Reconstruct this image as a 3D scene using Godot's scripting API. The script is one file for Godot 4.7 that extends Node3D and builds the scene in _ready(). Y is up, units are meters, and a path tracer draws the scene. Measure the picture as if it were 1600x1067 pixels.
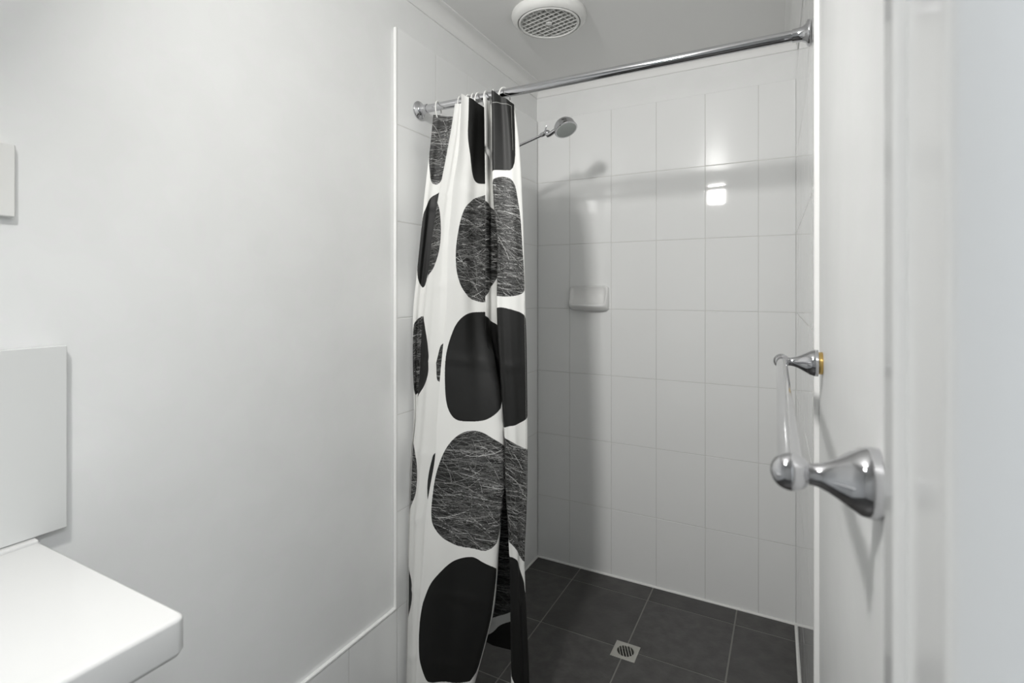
extends Node3D
# A small white bathroom seen from its doorway: x runs from the left wall to the right one,
# y up, z from the tiled shower wall towards the viewer; metres.

const CEIL := 2.263
const COVE := 2.2135
const TILE_TOP := 2.1
const SHOWER := 1.023        # how far the wall tiles reach from the back wall
const RIGHT := 1.125         # painted right wall
const REAR := 3.2
const FAN := Vector2(0.318, 0.585)
const DRAIN := Vector2(0.5565, 0.4525)
const TURN := 0.0195         # the tiled right wall stands a little out of square
const RIGHT_CORNER := 1.0955

var mat := {}
var tile_meshes := {}
var used := {}


# ---------------------------------------------------------------- mesh building
class MB:
	var v := PackedVector3Array()
	var n := PackedVector3Array()
	var t := PackedVector2Array()
	var i := PackedInt32Array()

	func add(p: Vector3, q: Vector3, uv := Vector2.ZERO) -> int:
		v.append(p)
		n.append(q.normalized())
		t.append(uv)
		return v.size() - 1

	func tri(a: int, b: int, c: int) -> void:
		var g := (v[b] - v[a]).cross(v[c] - v[a])
		if g.length_squared() < 1e-20:
			return
		if g.dot(n[a] + n[b] + n[c]) > 0.0:
			i.append_array([a, c, b])
		else:
			i.append_array([a, b, c])

	func quad(a: int, b: int, c: int, d: int) -> void:
		tri(a, b, c)
		tri(a, c, d)

	func mesh() -> ArrayMesh:
		var arrays := []
		arrays.resize(Mesh.ARRAY_MAX)
		arrays[Mesh.ARRAY_VERTEX] = v
		arrays[Mesh.ARRAY_NORMAL] = n
		arrays[Mesh.ARRAY_TEX_UV] = t
		arrays[Mesh.ARRAY_INDEX] = i
		var m := ArrayMesh.new()
		m.add_surface_from_arrays(Mesh.PRIMITIVE_TRIANGLES, arrays)
		return m

	# a box from lo to hi whose edges and corners are rounded off by r
	func box(lo: Vector3, hi: Vector3, r: float) -> void:
		var c := (lo + hi) * 0.5
		var h := (hi - lo) * 0.5
		r = clampf(r, 1e-5, minf(h.x, minf(h.y, h.z)) * 0.999)
		var id := {}
		for sx in [-1, 1]:
			for sy in [-1, 1]:
				for sz in [-1, 1]:
					var s := Vector3(sx, sy, sz)
					for ax in 3:
						var p := h - Vector3(r, r, r)
						p[ax] = h[ax]
						var q := Vector3.ZERO
						q[ax] = s[ax]
						id[[sx, sy, sz, ax]] = add(c + p * s, q)
		for ax in 3:
			var b := (ax + 1) % 3
			var d := (ax + 2) % 3
			for sa in [-1, 1]:
				var k := []
				for w in [[-1, -1], [1, -1], [1, 1], [-1, 1]]:
					var s := [0, 0, 0]
					s[ax] = sa
					s[b] = w[0]
					s[d] = w[1]
					k.append(id[[s[0], s[1], s[2], ax]])
				quad(k[0], k[1], k[2], k[3])
			# the four edges that run along ax
			for sb in [-1, 1]:
				for sd in [-1, 1]:
					var k := []
					for w in [[-1, b], [1, b], [1, d], [-1, d]]:
						var s := [0, 0, 0]
						s[ax] = w[0]
						s[b] = sb
						s[d] = sd
						k.append(id[[s[0], s[1], s[2], w[1]]])
					quad(k[0], k[1], k[2], k[3])
		for sx in [-1, 1]:
			for sy in [-1, 1]:
				for sz in [-1, 1]:
					tri(id[[sx, sy, sz, 0]], id[[sx, sy, sz, 1]], id[[sx, sy, sz, 2]])

	# normals of a profile: one pair per piece, averaged where the bend is soft
	static func bend(pts: PackedVector2Array, closed: bool) -> Array:
		var m := pts.size()
		var seg := []
		var cnt := m if closed else m - 1
		for k in cnt:
			var d := pts[(k + 1) % m] - pts[k]
			seg.append(Vector2(d.y, -d.x).normalized())
		var out := []
		for k in cnt:
			var a: Vector2 = seg[k]
			var b: Vector2 = seg[k]
			if closed or k > 0:
				var p: Vector2 = seg[(k - 1 + cnt) % cnt]
				if p.dot(seg[k]) > 0.7:
					a = (p + seg[k]).normalized()
			if closed or k < cnt - 1:
				var q: Vector2 = seg[(k + 1) % cnt]
				if q.dot(seg[k]) > 0.7:
					b = (q + seg[k]).normalized()
			out.append([a, b])
		return out

	# turns a profile of (radius, height) about an axis
	func lathe(pts: PackedVector2Array, segs: int, frame: Transform3D) -> void:
		var nn := MB.bend(pts, false)
		for k in pts.size() - 1:
			var first := v.size()
			for j in segs + 1:
				var a := TAU * j / segs
				var e := Vector3(cos(a), 0, sin(a))
				for w in 2:
					var p := pts[k + w]
					var q: Vector2 = nn[k][w]
					add(frame * (e * p.x + Vector3(0, p.y, 0)), frame.basis * (e * q.x + Vector3(0, q.y, 0)))
			for j in segs:
				var o := first + j * 2
				quad(o, o + 1, o + 3, o + 2)

	# pushes a closed profile in (a, b) along c; ends are capped as a fan when it is convex enough
	func prism(pts: PackedVector2Array, a: Vector3, b: Vector3, from: Vector3, to: Vector3, caps := true) -> void:
		var nn := MB.bend(pts, true)
		var m := pts.size()
		for k in m:
			var ids := []
			for w in 2:
				var p := pts[(k + w) % m]
				var q: Vector2 = nn[k][w]
				var nor := a * q.x + b * q.y
				ids.append(add(from + a * p.x + b * p.y, nor))
				ids.append(add(to + a * p.x + b * p.y, nor))
			quad(ids[0], ids[2], ids[3], ids[1])
		if caps:
			var idx := Geometry2D.triangulate_polygon(pts)
			for e in [[from, (from - to)], [to, (to - from)]]:
				var base := v.size()
				for p in pts:
					add(e[0] + a * p.x + b * p.y, e[1])
				for k in range(0, idx.size(), 3):
					tri(base + idx[k], base + idx[k + 1], base + idx[k + 2])

	# a round tube along a path
	func tube(path: PackedVector3Array, radii, segs: int, closed := false, cap := true) -> void:
		var m := path.size()
		var up := Vector3(0.31, 0.87, 0.38).normalized()
		var rings := []
		for k in m:
			var d: Vector3
			if closed:
				d = path[(k + 1) % m] - path[(k - 1 + m) % m]
			else:
				d = path[mini(k + 1, m - 1)] - path[maxi(k - 1, 0)]
			d = d.normalized()
			var x := d.cross(up).normalized()
			var y := x.cross(d).normalized()
			up = y
			var r: float = radii if radii is float else radii[k]
			var ring := []
			for j in segs:
				var a := TAU * j / segs
				var e := x * cos(a) + y * sin(a)
				ring.append(add(path[k] + e * r, e))
			rings.append(ring)
		for k in (m if closed else m - 1):
			var p: Array = rings[k]
			var q: Array = rings[(k + 1) % m]
			for j in segs:
				quad(p[j], p[(j + 1) % segs], q[(j + 1) % segs], q[j])
		if cap and not closed:
			for e in [[0, path[0] - path[1]], [m - 1, path[m - 1] - path[m - 2]]]:
				var c := add(path[e[0]], e[1])
				var ring := []
				for w in rings[e[0]]:
					ring.append(add(v[w], e[1]))
				for j in segs:
					tri(c, ring[j], ring[(j + 1) % segs])

	# skins a stack of loops that all have the same number of points
	func loft(loops: Array) -> void:
		var rows := loops.size()
		var m: int = loops[0].size()
		var first := v.size()
		for k in rows:
			for j in m:
				var du: Vector3 = loops[k][(j + 1) % m] - loops[k][(j - 1 + m) % m]
				var dv: Vector3 = loops[mini(k + 1, rows - 1)][j] - loops[maxi(k - 1, 0)][j]
				add(loops[k][j], du.cross(dv))
		for k in rows - 1:
			for j in m:
				var a := first + k * m + j
				var b := first + k * m + (j + 1) % m
				quad(a, b, b + m, a + m)


# ---------------------------------------------------------------- naming
func numbered(called: String) -> String:
	var k: int = used.get(called, 0)
	used[called] = k + 1
	return called if k == 0 else "%s_%03d" % [called, k]


func tag(o: Node3D, label: String, category: String, group := "", kind := "") -> void:
	o.set_meta("label", label)
	o.set_meta("category", category)
	if group:
		o.set_meta("group", group)
	if kind:
		o.set_meta("kind", kind)


func thing(called: String, label: String, category: String, at := Vector3.ZERO, group := "", kind := "") -> Node3D:
	var o := Node3D.new()
	o.name = numbered(called)
	add_child(o)
	o.position = at
	tag(o, label, category, group, kind)
	return o


func part(called: String, m: Mesh, material: Material, parent: Node3D, at := Transform3D.IDENTITY) -> MeshInstance3D:
	var o := MeshInstance3D.new()
	o.name = called
	o.mesh = m
	o.material_override = material
	o.transform = at
	o.cast_shadow = GeometryInstance3D.SHADOW_CASTING_SETTING_ON
	parent.add_child(o, true)
	return o


func box_part(called: String, lo: Vector3, hi: Vector3, r: float, material: Material, parent: Node3D) -> MeshInstance3D:
	var b := MB.new()
	b.box(lo, hi, r)
	return part(called, b.mesh(), material, parent)


func lathe_part(called: String, pts: Array, segs: int, frame: Transform3D, material: Material, parent: Node3D) -> MeshInstance3D:
	var b := MB.new()
	b.lathe(PackedVector2Array(pts), segs, frame)
	return part(called, b.mesh(), material, parent)


func tube_part(called: String, path: Array, radii, segs: int, material: Material, parent: Node3D, closed := false) -> MeshInstance3D:
	var b := MB.new()
	b.tube(PackedVector3Array(path), radii, segs, closed)
	return part(called, b.mesh(), material, parent)


# a frame whose y axis points along dir
func aim(at: Vector3, dir: Vector3) -> Transform3D:
	var y := dir.normalized()
	var x := y.cross(Vector3(0.0, 0.0, 1.0) if absf(y.z) < 0.9 else Vector3(0.0, 1.0, 0.0)).normalized()
	return Transform3D(Basis(x, y, x.cross(y)), at)


# ---------------------------------------------------------------- materials
func plain(c: Color, rough: float, metal := 0.0) -> StandardMaterial3D:
	var m := StandardMaterial3D.new()
	m.albedo_color = c
	m.roughness = rough
	m.metallic = metal
	return m


func noise_tex(freq: float, octaves: int, seed_: int, lo: Color, hi: Color, size := 512, normal := 0.0) -> NoiseTexture2D:
	var f := FastNoiseLite.new()
	f.seed = seed_
	f.noise_type = FastNoiseLite.TYPE_SIMPLEX_SMOOTH
	f.frequency = freq
	f.fractal_octaves = octaves
	var t := NoiseTexture2D.new()
	t.width = size
	t.height = size
	t.seamless = true
	t.noise = f
	if normal > 0.0:
		t.as_normal_map = true
		t.bump_strength = normal
	else:
		var g := Gradient.new()
		g.set_color(0, lo)
		g.set_color(1, hi)
		t.color_ramp = g
	return t


func triplanar(m: StandardMaterial3D, s: float) -> void:
	m.uv1_triplanar = true
	m.uv1_world_triplanar = true
	m.uv1_scale = Vector3(s, s, s)


func make_materials() -> void:
	var paint := plain(Color(1, 1, 1), 0.42)
	paint.albedo_texture = noise_tex(0.012, 3, 5, Color(0.925, 0.928, 0.925), Color(0.94, 0.943, 0.94))
	paint.normal_enabled = true
	paint.normal_texture = noise_tex(0.02, 4, 9, Color.BLACK, Color.WHITE, 512, 1.2)
	paint.normal_scale = 0.25
	triplanar(paint, 0.9)
	mat.paint = paint
	var ceil_paint := plain(Color(0.93, 0.93, 0.925), 0.5)
	mat.ceiling = ceil_paint
	mat.gloss = plain(Color(0.90, 0.905, 0.905), 0.16)
	mat.trim = plain(Color(0.95, 0.95, 0.945), 0.22)
	var tile := plain(Color(0.95, 0.953, 0.95), 0.035)
	tile.normal_enabled = true
	tile.normal_texture = noise_tex(0.006, 2, 21, Color.BLACK, Color.WHITE, 512, 2.0)
	tile.normal_scale = 0.06
	triplanar(tile, 1.3)
	mat.tile = tile
	mat.grout = plain(Color(0.86, 0.86, 0.85), 0.6)
	mat.sealant = plain(Color(0.93, 0.93, 0.92), 0.35)
	var slate := []
	for k in 3:
		var s := plain(Color(1, 1, 1), 0.38)
		var lift := 0.008 * k
		s.albedo_texture = noise_tex(0.008 + 0.003 * k, 5, 40 + k, Color(0.235 + lift, 0.230 + lift, 0.226 + lift), Color(0.315 + lift, 0.310 + lift, 0.305 + lift))
		s.normal_enabled = true
		s.normal_texture = noise_tex(0.05, 3, 50 + k, Color.BLACK, Color.WHITE, 512, 2.0)
		s.normal_scale = 0.15
		triplanar(s, 1.7 + 0.3 * k)
		slate.append(s)
	mat.slate = slate
	mat.floor_grout = plain(Color(0.52, 0.515, 0.50), 0.8)
	mat.chrome = plain(Color(0.80, 0.80, 0.81), 0.07, 1.0)
	mat.steel = plain(Color(0.80, 0.795, 0.77), 0.45, 1.0)
	mat.brass = plain(Color(0.82, 0.70, 0.44), 0.22, 1.0)
	mat.pvc = plain(Color(0.42, 0.42, 0.41), 0.6)
	mat.rose = plain(Color(0.66, 0.68, 0.67), 0.35)
	mat.dark = plain(Color(0.05, 0.05, 0.049), 0.85)
	mat.ceramic = plain(Color(0.93, 0.93, 0.925), 0.08)
	mat.basin = plain(Color(0.85, 0.85, 0.845), 0.08)
	mat.plastic = plain(Color(0.90, 0.90, 0.89), 0.3)
	mat.panel = plain(Color(0.86, 0.865, 0.86), 0.12)
	var glow := plain(Color(0.95, 0.95, 0.93), 0.3)
	glow.emission_enabled = true
	glow.emission = Color(1.0, 0.995, 0.985)
	glow.emission_energy_multiplier = 6.0
	mat.glow = glow
	var hall_glow := glow.duplicate()
	hall_glow.emission = Color(0.88, 0.93, 1.0)
	hall_glow.emission_energy_multiplier = 1.0
	mat.hall_glow = hall_glow


# ---------------------------------------------------------------- tiles
func tile_mesh(w: float, h: float, t: float, r: float) -> Mesh:
	var key := "%d %d %d" % [roundi(w * 10000), roundi(h * 10000), roundi(t * 10000)]
	if not tile_meshes.has(key):
		var b := MB.new()
		b.box(Vector3(-w / 2, -h / 2, -t), Vector3(w / 2, h / 2, 0), r)
		tile_meshes[key] = b.mesh()
	return tile_meshes[key]


# tiles a rectangle: origin, two axes, and the joints along each
func lay(parent: Node3D, at: Vector3, along: Vector3, up: Vector3, xs: Array, ys: Array, gap: float, t: float, r: float, materials: Array, rng: RandomNumberGenerator, tilt: float) -> void:
	var nor := along.cross(up)
	for i in xs.size() - 1:
		for j in ys.size() - 1:
			var w: float = xs[i + 1] - xs[i] - gap
			var h: float = ys[j + 1] - ys[j] - gap
			var c: Vector3 = at + along * (xs[i] + xs[i + 1]) * 0.5 + up * (ys[j] + ys[j + 1]) * 0.5
			var basis_ := Basis(along, up, nor) * Basis(Vector3(1, 0, 0), rng.randf_range(-tilt, tilt)) * Basis(Vector3(0, 1, 0), rng.randf_range(-tilt, tilt))
			if absf(nor.y) > 0.9 and Rect2(c.x - w / 2, c.z - h / 2, w, h).intersects(Rect2(DRAIN - Vector2(0.031, 0.031), Vector2(0.062, 0.062))):
				# cut back round the floor waste
				var rect := PackedVector2Array([Vector2(c.x - w / 2, c.z - h / 2), Vector2(c.x + w / 2, c.z - h / 2), Vector2(c.x + w / 2, c.z + h / 2), Vector2(c.x - w / 2, c.z + h / 2)])
				var hole := PackedVector2Array([DRAIN + Vector2(-0.031, -0.031), DRAIN + Vector2(0.031, -0.031), DRAIN + Vector2(0.031, 0.031), DRAIN + Vector2(-0.031, 0.031)])
				var cut := MB.new()
				cut.prism(Geometry2D.clip_polygons(rect, hole)[0], Vector3(1, 0, 0), Vector3(0, 0, 1), Vector3(0, -t, 0), Vector3.ZERO)
				part("tile", cut.mesh(), materials[rng.randi() % materials.size()], parent)
				continue
			part("tile", tile_mesh(w, h, t, r), materials[rng.randi() % materials.size()], parent, Transform3D(basis_, c))


func steps(from: float, pitch: float, to: float) -> Array:
	var a := []
	var x := from
	while x < to - 1e-4:
		a.append(x)
		x += pitch
	a.append(to)
	return a


# ---------------------------------------------------------------- the room
func build_room() -> void:
	var rng := RandomNumberGenerator.new()
	rng.seed = 7
	var rows := steps(0.0, 0.3, TILE_TOP)
	var white := [mat.tile]
	# left wall: paint, then the tiles of the shower standing 10 mm proud of it
	var wl := thing("wall_left", "white painted left wall with glossy white tiles in the shower", "wall", Vector3.ZERO, "", "structure")
	box_part("plaster", Vector3(-0.11, 0, -0.1), Vector3(-0.01, CEIL, REAR + 0.1), 0.001, mat.paint, wl)
	box_part("grout", Vector3(-0.0105, 0, 0), Vector3(-0.0008, TILE_TOP - 0.001, SHOWER), 0.0005, mat.grout, wl)
	lay(wl, Vector3(0, 0, SHOWER), Vector3(0, 0, -1), Vector3(0, 1, 0), [0.0, 0.2, 0.4, 0.6, 0.8, SHOWER - 0.001], rows, 0.0019, 0.009, 0.0014, white, rng, 0.0012)
	# back wall
	var wb := thing("wall_back", "glossy white tiled wall at the back of the shower", "wall", Vector3.ZERO, "", "structure")
	box_part("plaster", Vector3(-0.01, 0, -0.11), Vector3(1.2, CEIL, -0.01), 0.001, mat.paint, wb)
	box_part("grout", Vector3(-0.001, 0, -0.0105), Vector3(1.098, TILE_TOP - 0.001, -0.0012), 0.0005, mat.grout, wb)
	var cols := [0.0, 0.165, 0.365, 0.565, 0.765, 0.965, 1.0965]
	lay(wb, Vector3.ZERO, Vector3(1, 0, 0), Vector3(0, 1, 0), cols, rows, 0.0019, 0.009, 0.0014, white, rng, 0.0012)
	tube_part("sealant_bead", [Vector3(0.0, 0.001, 0.001), Vector3(0.5, 0.001, 0.001), Vector3(1.097, 0.001, 0.001)], 0.006, 10, mat.sealant, wb)
	tube_part("sealant_bead", [Vector3(0.0, 0.001, 0.001), Vector3(0.0, 0.001, 0.5), Vector3(0.0, 0.001, SHOWER)], 0.006, 10, mat.sealant, wl)
	# right wall: tiled up to the shower's edge, then painted, then the doorway
	var wr := thing("wall_right", "white right wall, glossy tiles in the shower and paint by the towel rail", "wall", Vector3.ZERO, "", "structure")
	var along := Vector3(TURN, 0, 1).normalized()
	var out := along.cross(Vector3(0, 1, 0))
	var corner := Vector3(RIGHT_CORNER, 0, 0)
	var tilted := Transform3D(Basis(along, Vector3(0, 1, 0), out), corner)
	var b := MB.new()
	b.box(Vector3(0, 0, -0.11), Vector3(SHOWER + 0.01, CEIL, -0.0095), 0.001)
	part("plaster", b.mesh(), mat.paint, wr, tilted)
	b = MB.new()
	b.box(Vector3(0, 0, -0.0100), Vector3(SHOWER, TILE_TOP - 0.001, -0.0012), 0.0005)
	part("grout", b.mesh(), mat.grout, wr, tilted)
	lay(wr, corner, along, Vector3(0, 1, 0), [0.0, 0.223, 0.423, 0.623, 0.823, SHOWER], rows, 0.0019, 0.009, 0.0014, white, rng, 0.0012)
	tube_part("sealant_bead", [corner + Vector3(0, 0.001, 0), corner + along * 0.5 + Vector3(0, 0.001, 0), corner + along * SHOWER + Vector3(0, 0.001, 0)], 0.006, 10, mat.sealant, wr)
	box_part("plaster", Vector3(RIGHT, 0, SHOWER + 0.005), Vector3(RIGHT + 0.1, CEIL, 2.05), 0.001, mat.paint, wr)
	box_part("plaster", Vector3(RIGHT, 2.07, 2.05), Vector3(RIGHT + 0.1, CEIL, 2.88), 0.001, mat.paint, wr)
	box_part("plaster", Vector3(RIGHT, 0, 2.88), Vector3(RIGHT + 0.1, CEIL, REAR + 0.1), 0.001, mat.paint, wr)
	var wk := thing("wall_rear", "white painted wall behind the doorway side of the bathroom", "wall", Vector3.ZERO, "", "structure")
	box_part("plaster", Vector3(-0.01, 0, REAR), Vector3(RIGHT, CEIL, REAR + 0.1), 0.001, mat.paint, wk)
	# floor: charcoal tiles a third of a metre square
	var fl := thing("floor", "charcoal square floor tiles with pale grey joints", "floor", Vector3.ZERO, "", "structure")
	var d0 := DRAIN - Vector2(0.031, 0.031)
	var d1 := DRAIN + Vector2(0.031, 0.031)
	for r in [[-0.01, -0.01, 1.22, d0.y], [-0.01, d1.y, 1.22, REAR], [-0.01, d0.y, d0.x, d1.y], [d1.x, d0.y, 1.22, d1.y]]:
		box_part("grout", Vector3(r[0], -0.1, r[1]), Vector3(r[2], -0.0012, r[3]), 0.0, mat.floor_grout, fl)
	box_part("slab", Vector3(-0.01, -0.12, -0.01), Vector3(1.22, -0.1, REAR), 0.0005, mat.floor_grout, fl)
	var fx := [0.004, 0.2203, 0.5533, 0.8863, 1.118]
	var fz := steps(0.1092, 0.333, REAR)
	fz.push_front(0.004)
	var zs := []
	for z in fz:
		zs.append(-z)
	zs.reverse()
	lay(fl, Vector3.ZERO, Vector3(1, 0, 0), Vector3(0, 0, -1), fx, zs, 0.0048, 0.008, 0.001, mat.slate, rng, 0.0006)
	# ceiling with a small cove
	var ce := thing("ceiling", "flat white painted ceiling with a slight sheen", "ceiling", Vector3.ZERO, "", "structure")
	# the opening of the fan's duct
	var h0 := FAN - Vector2(0.088, 0.088)
	var h1 := FAN + Vector2(0.088, 0.088)
	for r in [[-0.11, -0.11, RIGHT + 0.1, h0.y], [-0.11, h1.y, RIGHT + 0.1, REAR + 0.1], [-0.11, h0.y, h0.x, h1.y], [h1.x, h0.y, RIGHT + 0.1, h1.y]]:
		box_part("plaster", Vector3(r[0], CEIL, r[1]), Vector3(r[2], CEIL + 0.1, r[3]), 0.0, mat.ceiling, ce)
	var c := CEIL - COVE
	var prof := PackedVector2Array()          # out of the wall, up
	prof.append(Vector2(0.0, 0.0))
	prof.append(Vector2(0.004, 0.0))
	prof.append(Vector2(0.006, 0.004))
	for k in 9:
		var a := PI * 0.5 * k / 8.0
		prof.append(Vector2(0.006 + (c - 0.012) * (1.0 - cos(a)), 0.006 + (c - 0.012) * sin(a)))
	prof.append(Vector2(c, c - 0.004))
	prof.append(Vector2(c, c))
	prof.append(Vector2(0.0, c))
	var runs := [
		[Vector3(1, 0, 0), Vector3(-0.01, COVE, 0), Vector3(-0.01, COVE, REAR), "left wall"],
		[Vector3(0, 0, 1), Vector3(-0.01, COVE, -0.01), Vector3(1.11, COVE, -0.01), "tiled back wall"],
		[Vector3(-1, 0, 0), Vector3(RIGHT_CORNER + 0.0095, COVE, 0), Vector3(RIGHT_CORNER + 0.0095 + TURN * 1.03, COVE, 1.03), "tiled right wall"],
		[Vector3(-1, 0, 0), Vector3(RIGHT, COVE, 1.03), Vector3(RIGHT, COVE, REAR), "painted right wall"],
		[Vector3(0, 0, -1), Vector3(0, COVE, REAR), Vector3(RIGHT, COVE, REAR), "rear wall"]]
	for run in runs:
		b = MB.new()
		b.prism(prof, run[0], Vector3(0, 1, 0), run[1], run[2])
		var o := part(numbered("trim"), b.mesh(), mat.ceiling, self)
		o.name = "trim_%d" % trim_count()
		tag(o, "white coved cornice along the top of the " + run[3], "cornice", "ceiling cornices", "structure")
	# white trims that finish the tile edges
	var t1 := box_part("trim", Vector3(-0.0105, 0.3, SHOWER), Vector3(0.0012, TILE_TOP, SHOWER + 0.008), 0.0025, mat.trim, self)
	t1.name = "trim_%d" % trim_count()
	tag(t1, "upright white edge trim where left shower tiles meet painted wall", "trim", "", "structure")
	var t2 := box_part("trim", Vector3(-0.0105, 0.2995, SHOWER + 0.001), Vector3(0.0012, 0.3075, REAR), 0.0025, mat.trim, self)
	t2.name = "trim_%d" % trim_count()
	tag(t2, "level white edge trim on top of the tiled skirting", "trim", "", "structure")
	b = MB.new()
	b.box(Vector3(SHOWER, 0, -0.0105), Vector3(SHOWER + 0.008, TILE_TOP, 0.0008), 0.0025)
	var t3 := part("trim", b.mesh(), mat.trim, self, tilted)
	t3.name = "trim_%d" % trim_count()
	tag(t3, "upright white edge trim of right shower tiles behind the towel rail", "trim", "", "structure")
	# tiled skirting along the painted left wall
	var sk := thing("baseboard_left", "row of white tiles along the foot of the painted wall", "skirting", Vector3.ZERO, "", "structure")
	box_part("grout", Vector3(-0.0105, 0, SHOWER + 0.001), Vector3(-0.0008, 0.299, REAR), 0.0005, mat.grout, sk)
	lay(sk, Vector3(0, 0, SHOWER), Vector3(0, 0, -1), Vector3(0, 1, 0), [-2.17, -2.0, -1.8, -1.6, -1.4, -1.2, -1.0, -0.8, -0.6, -0.4, -0.2, 0.0], [0.0, 0.3], 0.0019, 0.009, 0.0014, white, rng, 0.0012)


var trims := 0
func trim_count() -> int:
	trims += 1
	return trims


func build_doorway() -> void:
	var d := thing("door_1", "white gloss door frame with moulded architrave beside the towel rail", "door frame", Vector3.ZERO, "", "structure")
	# outline seen from above: a thick outer band, a small step, a flat, a rounded arris
	var far := PackedVector2Array([
		Vector2(1.125, 1.972), Vector2(1.1095, 1.972), Vector2(1.1083, 1.9725), Vector2(1.1080, 1.974),
		Vector2(1.1080, 1.9985), Vector2(1.1072, 2.0000), Vector2(1.1068, 2.0025), Vector2(1.1072, 2.0055), Vector2(1.1085, 2.0080), Vector2(1.1112, 2.0098),
		Vector2(1.1112, 2.0655), Vector2(1.1114, 2.0690), Vector2(1.1124, 2.0715), Vector2(1.1145, 2.0725),
		Vector2(1.1350, 2.0725), Vector2(1.1350, 2.0505), Vector2(1.125, 2.0505)])
	var near := PackedVector2Array()
	for p in far:
		near.append(Vector2(p.x, 4.93 - p.y))
	var b := MB.new()
	b.prism(far, Vector3(1, 0, 0), Vector3(0, 0, 1), Vector3(0, 0, 0), Vector3(0, 2.09, 0))
	part("architrave", b.mesh(), mat.gloss, d)
	b = MB.new()
	near.reverse()
	b.prism(near, Vector3(1, 0, 0), Vector3(0, 0, 1), Vector3(0, 0, 0), Vector3(0, 2.09, 0))
	part("architrave", b.mesh(), mat.gloss, d)
	box_part("jamb", Vector3(1.135, 0, 2.0505), Vector3(1.235, 2.05, 2.0725), 0.001, mat.gloss, d)
	box_part("jamb", Vector3(1.135, 0, 2.8575), Vector3(1.235, 2.05, 2.8795), 0.001, mat.gloss, d)
	box_part("head", Vector3(1.125, 2.05, 2.0505), Vector3(1.235, 2.0695, 2.8795), 0.001, mat.gloss, d)
	# the hallway outside, which lights the frame through the opening
	var h := thing("wall_hall", "plain white hallway outside the bathroom doorway", "hallway", Vector3.ZERO, "", "structure")
	box_part("plaster", Vector3(2.4, 0, 1.0), Vector3(2.5, 2.5, 4.0), 0.001, mat.paint, h)
	box_part("plaster", Vector3(1.225, 0, 1.0), Vector3(2.4, 2.5, 1.1), 0.001, mat.paint, h)
	box_part("plaster", Vector3(1.225, 0, 3.9), Vector3(2.4, 2.5, 4.0), 0.001, mat.paint, h)
	box_part("plaster", Vector3(1.125, 0, 3.3), Vector3(1.225, 2.5, 4.0), 0.001, mat.paint, h)
	box_part("plaster", Vector3(1.125, 2.363, 1.0), Vector3(1.225, 2.5, 3.3), 0.001, mat.paint, h)
	box_part("plaster", Vector3(1.125, 2.4, 1.0), Vector3(2.5, 2.5, 4.0), 0.001, mat.ceiling, h)
	box_part("plaster", Vector3(1.22, -0.1, 1.0), Vector3(2.5, 0.0, 4.0), 0.001, mat.slate[0], h)


# ---------------------------------------------------------------- fittings
func build_lamp() -> void:
	# a flat flood panel on a short stem, turned towards the shower
	var l := thing("flood_lamp", "white box lamp hanging from the ceiling and facing the shower", "lamp", Vector3(0.537, CEIL, 2.338))
	l.rotation.y = -0.08
	lathe_part("canopy", [Vector2(0, 0), Vector2(0.05, 0), Vector2(0.05, -0.018), Vector2(0.042, -0.026), Vector2(0, -0.026)], 32, Transform3D.IDENTITY, mat.plastic, l)
	tube_part("stem", [Vector3(0, -0.02, 0.03), Vector3(0, -0.1, 0.03)], 0.009, 12, mat.chrome, l)
	var head := Node3D.new()
	head.name = "head"
	l.add_child(head)
	head.position = Vector3(0, -0.180, 0)
	head.rotation.x = -0.37
	box_part("housing", Vector3(-0.087, -0.106, 0.004), Vector3(0.087, 0.106, 0.06), 0.006, mat.plastic, head)
	for x in [-0.0845, 0.0845]:  # added side shields that hold the lamp's beam off the side walls
		box_part("added_baffle", Vector3(x - 0.0025, -0.106, -0.113), Vector3(x + 0.0025, 0.106, 0.008), 0.001, mat.dark, head)
	box_part("diffuser", Vector3(-0.066, -0.077, 0.0), Vector3(0.066, 0.077, 0.0055), 0.002, mat.glow, head)
	var o := AreaLight3D.new()
	o.name = "lamp_light"
	o.area_size = Vector2(0.128, 0.150)
	o.position = Vector3(0, 0, -0.002)
	o.light_energy = LAMP
	o.light_color = Color(1.0, 0.995, 0.985)
	o.area_range = 14.0
	o.area_attenuation = 2.0
	o.shadow_enabled = true
	head.add_child(o)
	var h := thing("hall_fill_light", "added flat ceiling panel in the hallway giving fill light through the door", "lamp", Vector3(1.75, 2.4, 2.45))  # unseen panel added to fill the bathroom with light through the doorway
	box_part("tray", Vector3(-0.26, -0.03, -0.51), Vector3(0.26, 0, 0.51), 0.004, mat.plastic, h)
	box_part("diffuser", Vector3(-0.25, -0.036, -0.5), Vector3(0.25, -0.028, 0.5), 0.003, mat.hall_glow, h)
	var a := AreaLight3D.new()
	a.name = "hall_fill"
	a.area_size = Vector2(0.5, 1.0)
	a.position = Vector3(0, -0.04, 0)
	a.rotation = Vector3(-PI / 2, 0, 0)
	a.light_energy = HALL
	a.light_color = Color(0.965, 0.982, 1.0)
	a.area_range = 14.0
	a.area_attenuation = 2.0
	a.shadow_enabled = true
	h.add_child(a)


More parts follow.
